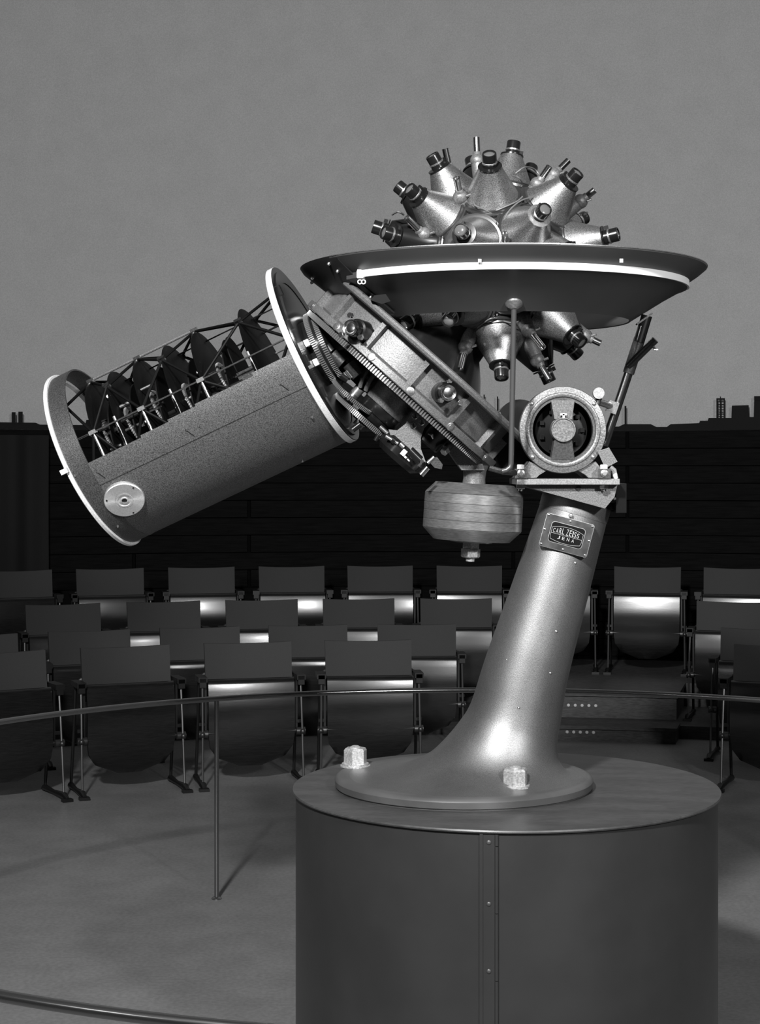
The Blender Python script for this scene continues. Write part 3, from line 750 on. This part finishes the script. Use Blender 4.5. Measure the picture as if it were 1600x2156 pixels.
# ------------------------------------------------------------------ the polar axis drum
n_ax = Vector((0.661, -0.0393, 0.75)).normalized()
PO = W(846, 809)
TP = frame(PO, n_ax, (0, -1, 0))                    # local x towards the camera, y along the slope, z up the axis
uu = (TP.to_3x3() @ Vector((0, 1, 0)))              # slope direction
sgn = 1 if uu.x > 0 else -1                         # local y pointing down right when sgn = 1
def pl_(x, y, z): return TP @ Vector((x, sgn*y, z))
px_ = S
b = MB(); b.disc(0.364, -0.010, 0.012, 96, TP, 0.002); fp = part('flange_plate', b, 'cast', P)
for yy in (-240, -167, -72, 30, 135, 230):
    y = yy*px_; r = 0.364; x = math.sqrt(r*r-y*y); q = pl_(x, y, 0.001); nn = (q-PO).normalized()
    part('screw', MB().lathe([(0.012, -0.004), (0.012, 0.001), (0.0105, 0.002), (0.0065, 0.002), (0.0065, 0.004), (0, 0.005)], 16, frame(q, nn)), 'steel', fp)
b = MB(); b.gear(0.349, -0.030, -0.012, 250, 0.008, TP, 0.2); part('worm_wheel', b, 'gear', P)
b = MB(); b.lathe([(0, 0.012), (0.325, 0.012), (0.330, 0.018), (0.330, 0.104), (0, 0.104)], 96, TP); dh = part('drum_housing', b, 'cast', P)
for deg in range(0, 360, 27):
    a = R(sgn*(deg+4-27*4))
    m = MB(); m.box((0.334, 0, 0.058), (0.032, 0.016, 0.094), TP @ Matrix.Rotation(a, 4, 'Z')); part('rib', m, 'cast', dh)
b = MB(); b.lathe([(0.20, 0.100), (0.382, 0.100), (0.388, 0.103), (0.391, 0.110), (0.388, 0.117), (0.38, 0.121), (0.20, 0.121)], 96, TP, close=True); part('rim_flange', b, 'cast', P)
b = MB(); b.lathe([(0, 0.10), (0.22, 0.10), (0.17, 0.16), (0.13, 0.2), (0.12, 0.28), (0, 0.28)], 48, TP); part('globe_neck', b, 'black', P)
# lamp sockets on the drum's side
for (px, py, d0) in ((738, 690, (-0.5, -0.85, 0.08)), (944, 827, (0.3, -0.9, -0.05))):
    q = W(px, py, -0.365)
    d0 = Vector(d0).normalized()
    m = MB(); m.lathe([(0, -0.07), (0.030, -0.07), (0.030, -0.03), (0.024, -0.028), (0.024, -0.004), (0, -0.004)], 28, frame(q, d0)); so = part('lamp_socket', m, 'black', dh)
    m = MB(); m.lathe([(0.021, -0.004), (0.023, 0.001), (0.021, 0.006), (0.016, 0.004), (0.014, 0.001), (0, 0.004)], 28, frame(q, d0)); part('socket_cap', m, 'chrome', dh)
    for (ox, oz) in ((-0.022, -0.02), (0.03, -0.026), (0.002, 0.034)):
        m = MB(); m.hexnut(q+Vector((ox, 0.01, oz)), d0, 0.014, 0.012); part('nut', m, 'chrome', dh, 20)
q = W(802, 630, -0.30); m = MB(); m.add([W(*v) for v in ((780, 632, -.36), (788, 622, -.36), (812, 619, -.36), (822, 634, -.36), (804, 640, -.36), (780, 632, -.33), (788, 622, -.33), (812, 619, -.33), (822, 634, -.33), (804, 640, -.33))],
    [(0, 1, 2, 3, 4), (9, 8, 7, 6, 5), (0, 5, 6, 1), (1, 6, 7, 2), (2, 7, 8, 3), (3, 8, 9, 4), (4, 9, 5, 0)]); part('dish_lug', m, 'black_matte', P)

# underside of the drum: hub, web casting, gears, small drive
def lp(px, py, dy): return W(px, py, dy)
TH = TP @ Matrix.Translation((0.08, sgn*0.011, 0))
b = MB(); b.lathe([(0, -0.088), (0.073, -0.088), (0.075, -0.084), (0.075, -0.030), (0, -0.030)], 48, TH); hub = part('hub_housing', b, 'cast', P)
b = MB(); b.lathe([(0, -0.118), (0.064, -0.118), (0.067, -0.114), (0.067, -0.088), (0, -0.088)], 48, TH); part('hub_collar', b, 'black', hub)
b = MB(); b.lathe([(0, -0.140), (0.050, -0.140), (0.054, -0.136), (0.058, -0.118), (0, -0.118)], 48, TH); part('hub_boss', b, 'black', hub)
b = MB(); b.disc(0.20, -0.034, -0.030, 64, TP); b.lathe([(0, -0.06), (0.10, -0.06), (0.13, -0.034), (0, -0.034)], 64, TP); part('hub_plate', b, 'cast_dark', P)
# web casting with three slotted screws
poly = [W(x, y, -.17) for x, y in ((866, 868), (884, 872), (906, 888), (893, 902), (886, 922), (886, 945), (896, 972), (897, 986), (884, 984), (855, 952), (826, 928), (818, 904), (836, 906), (854, 892))]
m = MB(); k = len(poly); m.add(poly+[v+Vector((0, 0.02, 0)) for v in poly], [tuple(range(k)), tuple(reversed(range(k, 2*k)))]+[(i, i+k, (i+1) % k+k, (i+1) % k) for i in range(k)]); web = part('web_casting', m, 'cast', P)
for (px, py) in ((874, 876), (888, 889), (870, 896)):
    q = W(px, py, -0.17); m = MB(); m.lathe([(0.0095, 0), (0.0095, 0.003), (0.008, 0.0045), (0, 0.005)], 18, frame(q, (0, -1, 0))); sc = part('slotted_screw', m, 'chrome', web)
    m = MB(); m.box(q+Vector((0, -0.005, 0)), (0.0025, 0.001, 0.013)); part('screw_slot', m, 'black', web)
# gears parallel to the polar drum
def pgear(u, t, x, r, teeth, tilt, th=0.006):
    T_ = TP @ Matrix.Translation((x, sgn*u, t)) @ Matrix.Rotation(R(tilt), 4, 'Y')
    m = MB(); m.gear(r, -th, th, teeth, 0.005, T_); g = part('gear_wheel', m, 'gear', P)
    m = MB(); m.lathe([(0, -th-0.0012), (r-0.007, -th-0.0012), (r-0.007, th+0.0012), (0, th+0.0012)], 48, T_); part('gear_web', m, 'black', g)
    m = MB(); m.lathe([(0, -0.03), (0.016, -0.03), (0.016, 0.03), (0, 0.03)], 20, T_); part('gear_shaft', m, 'steel', g)
    return g
pgear(-0.080, -0.118, 0.10, 0.082, 90, 7)
g4 = pgear(-0.016, -0.150, 0.05, 0.110, 116, 0, 0.0075)
m = MB(); m.lathe([(0, -0.165), (0.03, -0.165), (0.03, -0.10), (0, -0.10)], 24, TP @ Matrix.Translation((0.05, -sgn*0.016, 0))); part('gear_hub', m, 'black', g4)
for (x0, y0, x1, y1, r, mm) in ((800, 898, 845, 938, .006, 'steel'), (742, 905, 758, 893, .009, 'black'), (790, 928, 797, 916, .007, 'black')):
    part('spindle', MB().cyl(W(x0, y0, -.15), W(x1, y1, -.15), r, n=14), mm, g4)
# small drive unit hanging below
m = MB(); m.lathe([(0, -0.03), (0.06, -0.03), (0.075, -0.015), (0.078, 0.012), (0.07, 0.024), (0, 0.026)], 40, frame(W(846, 952, -0.12), n_ax, (0, -1, 0))); drv = part('drive_unit', m, 'black', P)
for (x0, y0, x1, y1, r, mm) in ((886, 1000, 900, 984, .009, 'chrome'), (900, 975, 914, 962, .005, 'steel'), (842, 934, 850, 942, .007, 'steel'), (852, 964, 855, 961, .005, 'white_rim'), (859, 970, 861, 968, .005, 'white_rim'), (862, 948, 884, 970, .014, 'black'), (812, 918, 838, 934, .005, 'steel'), (826, 925, 832, 930, .010, 'black')):
    part('fitting', MB().cyl(W(x0, y0, -.20), W(x1, y1, -.20), r, n=14), mm, drv)
m = MB(); m.box((0, 0, 0), (0.004, 0.014, 0.018), Matrix.Translation(W(850, 953, -.205)) @ Matrix.Rotation(R(40), 4, 'Y') @ Matrix.Rotation(R(90), 4, 'Z')); part('scale_plate', m, 'white_rim', drv)
poly = [W(*v) for v in ((900, 968, -.2), (920, 962, -.2), (932, 978, -.2), (930, 988, -.2), (915, 985, -.2))]
m = MB(); m.add(poly+[v+Vector((0, 0.012, 0)) for v in poly], [tuple(range(5)), tuple(reversed(range(5, 10)))]+[(i, i+5, (i+1) % 5+5, (i+1) % 5) for i in range(5)]); part('clamp_plate', m, 'cast_dark', drv)
# gears on the end of the planet cage are built with the cage below

# ------------------------------------------------------------------ counterweight
WC = W(996, 1078, -0.05)
ta = R(3.5); wax = Vector((math.sin(ta), 0, math.cos(ta)))
TW = frame(WC, wax, (0, -1, 0))
b = MB(); ws = S*0.99
wr = 104*ws
segs = [(0.80, 60, 0.99, 38, 'top'), (0.995, 37.6, 1.0, 17.4, ''), (1.0, 17, 1.0, 1.4, ''), (1.0, 1, 1.0, -17.6, ''), (1.0, -18, 1.0, -36, ''), (0.99, -36.4, 0.78, -60, '')]
cw = None
for i, (r0, z0, r1, z1, _) in enumerate(segs):
    m = MB(); m.lathe([(0, z0*ws), (wr*r0-0.001, z0*ws), (wr*r0, z0*ws-0.001), (wr*r1, z1*ws+0.001), (wr*r1-0.001, z1*ws), (0, z1*ws)], 8 if False else 64, TW)
    if cw is None: cw = part('counterweight', m, 'weight', P)
    else: part('weight_disc', m, 'weight', cw)
m = MB(); m.lathe([(0, -60*ws), (45*ws, -60*ws), (44*ws, -64*ws), (0, -65*ws)], 40, TW); part('washer', m, 'weight', cw)
m = MB(); m.hexnut(TW @ Vector((0, 0, -64*ws)), -wax, 34*ws, 14*ws, x=(1, 0.5, 0)); part('nut', m, 'nut', cw, 20)
m = MB(); m.hexnut(TW @ Vector((0, 0, -78*ws)), -wax, 36*ws, 18*ws, x=(1, 0.2, 0)); part('nut', m, 'nut', cw, 20)
m = MB(); m.lathe([(0, -95*ws), (10*ws, -95*ws), (9*ws, -104*ws), (0, -105*ws)], 20, TW); part('bolt_end', m, 'nut', cw)
# arm
poly = [(905, 902), (918, 893), (972, 938), (1016, 975), (1020, 990), (972, 990), (940, 945)]
def prism_px(poly, y0, y1):
    m = MB(); k = len(poly); a = [W(x, y, y0) for x, y in poly]; c = [W(x, y, y0)+Vector((0, y1-y0, 0)) for x, y in poly]
    m.add(a+c, [tuple(range(k)), tuple(reversed(range(k, 2*k)))]+[(i, i+k, (i+1) % k+k, (i+1) % k) for i in range(k)]); return m
arm = part('counterweight_arm', prism_px(poly, -0.13, -0.03), 'cast', P)
m = MB(); m.lathe([(0.034, -0.006), (0.032, 0.012), (0.034, 0.035), (0.046, 0.065), (0, 0.065)], 36, frame(W(998, 1016, -0.08), wax)); part('arm_socket', m, 'cast', arm)
for (px, py) in ((911, 914), (940, 946)):
    q = W(px, py, -0.15); m = MB(); m.hexnut(q, (-0.6, -0.5, -0.6), 0.022, 0.016); m.cyl(q, q+Vector((0.008, 0.02, 0.01)), 0.012); part('nut', m, 'chrome', arm, 20)
m = MB(); m.lathe([(0, -0.085), (0.042, -0.085), (0.046, -0.08), (0.046, -0.03), (0, -0.03)], 40, TP @ Matrix.Translation((0.12, sgn*0.165, 0))); part('dark_hub', m, 'black', P)

# ------------------------------------------------------------------ the planet cage
CL = W(200, 969, 0.05); CR = W(659, 748, -0.055)
ca = (CR-CL); LC = ca.length; ca.normalize()
TCg = frame(CL, ca, (0, -1, 0))                     # local x to the camera side, z along the cage
upv = TCg.to_3x3() @ Vector((0, 1, 0)); us = 1 if upv.z > 0 else -1
RC = 0.277
def cg(r, deg, z):                                   # deg: 0 = camera side, 90 = up
    return TCg @ Vector((r*math.cos(R(deg)), us*r*math.sin(R(deg)), z))
def shell(r0, r1, z0, z1, d0, d1, n=40):
    m = MB(); a, c = (R(d0), R(d1)) if us > 0 else (R(-d1), R(-d0))
    m.lathe([(r0, z0), (r1, z0), (r1, z1), (r0, z1)], n, TCg, a, c, close=True); return m
RS = RC-0.006
casing = part('cage_casing', shell(RS-0.004, RS, 0.0, LC, -184, -19.5, 64), 'case_paint', P)
zz = [(0.062, 0.235, -4.5), (0.235, 0.325, -3.2), (0.325, 0.415, -1.8), (0.415, 0.60, -0.5), (0.60, LC, 1.5)]
for z0, z1, d1 in zz: part('upper_panel', shell(RS-0.002, RS+0.003, z0, z1, -19.5, d1, 12), 'case_paint', casing)
part('end_band', shell(RS-0.004, RS+0.001, 0.0, 0.062, -21, 341-1e-3-2, 90), 'case_dark', casing)
for z, w in ((0.0, 0.012), (LC, 0.020)):
    m = MB(); m.lathe([(RC-0.02, z-w/2), (RC+0.001, z-w/2), (RC+0.003, z-w/2+0.002), (RC+0.003, z+w/2-0.002), (RC+0.001, z+w/2), (RC-0.02, z+w/2)], 96, TCg, close=True); part('rim_ring', m, 'white_rim', casing)
m = MB(); m.lathe([(0, LC+0.004), (RC-0.012, LC+0.0095), (RC+0.0025, LC+0.0095), (RC+0.001, LC+0.0115), (0.14, LC+0.013), (0, LC+0.013)], 96, TCg); ed = part('end_disc', m, 'black', P)
m = MB(); m.lathe([(RC-0.05, LC+0.010), (RC-0.014, LC+0.010), (RC-0.014, LC+0.016), (RC-0.05, LC+0.014)], 96, TCg, close=True); part('disc_lip', m, 'black', ed)
for dg in (52, 20, -6, -30): part('disc_lug', MB().box((0, 0, 0), (0.02, 0.03, 0.012), frame(cg(RC-0.03, dg, LC+0.016), ca)), 'black', ed)
# eyepiece disc on the casing
q = W(262, 1051, 0.05)
lo = TCg.inverted() @ q
ang = -25.0
for it in range(300):
    p_ = cg(RS+0.001, ang, lo.z)
    py = CY-(p_.z-H)*F_PX/p_.y; px = CX+p_.x*F_PX/p_.y
    z_ = lo.z + (262-px)*S*0.4; lo.z = z_
    ang += (py-1051)*0.03
Te = frame(cg(RS+0.002, ang, lo.z), (cg(1, ang, lo.z)-cg(0, ang, lo.z)), ca)
m = MB(); m.lathe([(0, -0.01), (0.058, -0.01), (0.058, 0.003), (0.056, 0.005), (0.027, 0.006), (0.0265, 0.004), (0.024, 0.004), (0.0235, 0.007), (0.019, 0.007), (0.0185, 0.005), (0.011, 0.005), (0.010, 0.008), (0.008, 0.008), (0.008, 0.001), (0, 0.001)], 64); ey = link('eyepiece_disc', m.mesh('eyepiece_disc', M['bright']), casing, Matrix.Translation(-wloc(P)) @ Te)
part('eyepiece_hole', MB().lathe([(0.0075, 0.0015), (0.0075, 0.004), (0, 0.004)], 24, Te), 'black', casing)
for a in (30, 150, 270): part('screw', MB().sphere(Te @ Vector((0.05*math.cos(R(a)), 0.05*math.sin(R(a)), 0.005)), 0.003, 8), 'black', casing)
for (z, dg) in ((0.075, -12), (0.36, -12), (0.66, -12), (0.012, -8), (0.40, -14), (0.69, -40), (0.03, -52), (0.58, -80)):
    q = cg(RS+0.002, dg, z); part('rivet', MB().sphere(q, 0.0042, 8), 'chrome', casing)
for (z, dg) in ((0.075, -12), (0.36, -12), (0.66, -12)):
    part('pin_wire', MB().tube([cg(RS+0.004, dg, z), cg(RS+0.004, dg-5, z+0.012)], 0.0012, 6), 'black', casing)
part('catch', MB().box((0, 0, 0), (0.018, 0.014, 0.022), frame(cg(RC+0.006, -3, -0.006), ca)), 'white_rim', casing)
# plates inside
tz = [t*S for t in (67, 119, 180, 248, 316, 426)]
RP = 0.214
pm_ = MB(); pm_.lathe([(0.03, -0.003), (RP-0.004, -0.003), (RP, 0), (RP-0.004, 0.003), (0.03, 0.003)], 48, close=True); plate_m = pm_.mesh('planet_plate', M['black_matte'])
loc0 = Matrix.Translation(-wloc(P))
for i, z in enumerate(tz):
    o = link('planet_plate', plate_m, P, loc0 @ TCg @ Matrix.Translation((0, 0, z)))
    # near struts on the plate: bright edge bar with a node block
    for dg in ([15+72*k for k in range(5)] if i % 2 == 0 else [51+72*k for k in range(5)]):
        q = cg(RP+0.002, dg, z)
        part('node_block', MB().box((0, 0, 0), (0.016, 0.012, 0.022), frame(q, ca, q-cg(0, dg, z))), 'chrome', P)
    part('edge_bar', MB().tube([cg(RP, 15 if i % 2 == 0 else 20, z), cg(RP, -12, z)], 0.0045, 8), 'steel', P)
def nodes(i): return [15+72*k for k in range(5)] if i % 2 == 0 else [51+72*k for k in range(5)]
ends = [(-0.02*0+0.03, 51)]
zs = [0.03]+tz+[LC-0.005]
def nd(i): return [51+72*k for k in range(5)] if i % 2 == 0 else [15+72*k for k in range(5)]
for i in range(len(zs)-1):
    for k in range(5):
        a = nd(i)[k]
        for s in (-36, 36):
            part('truss_bar', MB().tube([cg(RP, a, zs[i]), cg(RP, a+s, zs[i+1])], 0.0045, 8), 'black_matte', P)
# long rods parallel to the axis
for dg, r, mm in ((15, 0.0028, 'chrome'), (159, 0.003, 'steel'), (110, 0.0022, 'black'), (135, 0.003, 'black')):
    part('long_rod', MB().tube([cg(RP+(0.006 if dg == 15 else -0.02), dg, 0.03), cg(RP+(0.006 if dg == 15 else -0.02), dg, LC)], r, 8), mm, P)
for i, (a, c) in enumerate(zip(tz, tz[2:])):
    if i % 2 == 0: part('top_bar', MB().tube([cg(RP+0.004, 87, a), cg(RP+0.004, 87, c)], 0.004, 8), 'steel', P)
# planet mechanisms between the plates
gm = MB(); gm.gear(0.085, -0.003, 0.003, 70, 0.004, None, 0.070); gear_m = gm.mesh('planet_gear', M['gear'])
gd = MB(); gd.lathe([(0, -0.002), (0.12, -0.002), (0.12, 0.002), (0, 0.002)], 40); disc_m = gd.mesh('planet_disc', M['black_matte'])
rnd = random.Random(3)
for i, z in enumerate(tz[:-1]):
    nxt = tz[i+1]; gap = nxt-z
    c = cg(0.105, -2+6*(i % 3), z+gap*0.35); lo_ = TCg.inverted() @ c
    T = loc0 @ TCg @ Matrix.Translation(lo_) @ Matrix.Rotation(R(8), 4, 'X')
    o = link('planet_gear', gear_m, P, T)
    T2 = loc0 @ TCg @ Matrix.Translation((lo_.x*0.7, lo_.y+us*0.02, lo_.z+0.012)) @ Matrix.Rotation(R(-10), 4, 'X')
    link('planet_disc', disc_m, P, T2)
    for k in range(4):
        dg = rnd.uniform(-15, 40); r = rnd.uniform(0.08, 0.19); z0 = z+0.006; z1 = z+gap*rnd.uniform(0.35, 0.9)
        part('planet_spindle', MB().cyl(cg(r, dg, z0), cg(r, dg, z1), rnd.uniform(0.003, 0.006), n=10), rnd.choice(['steel', 'black', 'black', 'cast_dark']), P)
    for k in range(3):
        dg = rnd.uniform(0, 50); r = rnd.uniform(0.12, 0.2); q = cg(r, dg, z-0.006)
        part('lens_head', MB().lathe([(0.008, -0.012), (0.008, 0.006), (0.0055, 0.010), (0, 0.011)], 12, frame(q, (0.1, -1, 0.3))), rnd.choice(['chrome', 'black', 'black']), P)
    for k in range(2):
        q = cg(rnd.uniform(0.1, 0.17), rnd.uniform(-15, 20), z+gap*rnd.uniform(.3, .7))
        part('planet_block', MB().box((0, 0, 0), (0.022, 0.016, 0.028), frame(q, ca)), rnd.choice(['cast_dark', 'black', 'black']), P)
# last bay: small upright disc and a lamp box
z = tz[-1]
link('planet_disc', disc_m, P, loc0 @ TCg @ Matrix.Translation((0.07, us*0.06, z-0.06)) @ Matrix.Scale(0.75, 4))
part('lamp_box', MB().box((0, 0, 0), (0.07, 0.07, 0.06), frame(cg(0.12, 0, z-0.035), ca, (0, -1, 0))), 'cast_dark', P)
# gears outside the right end of the cage
for off, rg, nt_ in ((0.034, 0.118, 110), (0.056, 0.108, 100)):
    m = MB(); m.gear(rg, LC+off-0.007, LC+off+0.007, nt_, 0.006, TCg, rg-0.016); g_ = part('cage_gear', m, 'gear', ed)
m = MB(); m.lathe([(0, LC+0.013), (0.10, LC+0.013), (0.10, LC+0.06), (0.092, LC+0.064), (0.06, LC+0.075), (0.05, LC+0.11), (0, LC+0.11)], 48, TCg); part('cage_hub', m, 'black', ed)
for dg in (12, -14):
    q = cg(0.135, dg, LC+0.014); m = MB(); m.hexnut(q, ca, 0.020, 0.014); part('nut', m, 'white_rim', ed, 20)
m = MB(); m.cyl(W(716, 735, -.06), W(790, 795, -.03), 0.042, 0.055, n=24); part('neck', m, 'black', P)
for (x0, y0, x1, y1, r, mm) in ((688, 728, 698, 740, .013, 'chrome'), (730, 780, 742, 795, .013, 'chrome'), (700, 745, 722, 765, .02, 'cast_dark'), (735, 765, 755, 790, .022, 'cast_dark'), (718, 790, 732, 800, .012, 'black')):
    part('neck_fitting', MB().cyl(W(x0, y0, -.14), W(x1, y1, -.14), r, n=16), mm, P)
for (x0, y0, x1, y1) in ((758, 815, 772, 780), (770, 822, 786, 790)):
    part('neck_rib', MB().tube([W(x0, y0, -.12), W((x0+x1)/2-2, (y0+y1)/2, -.13), W(x1, y1, -.12)], 0.007, 8), 'cast', P)
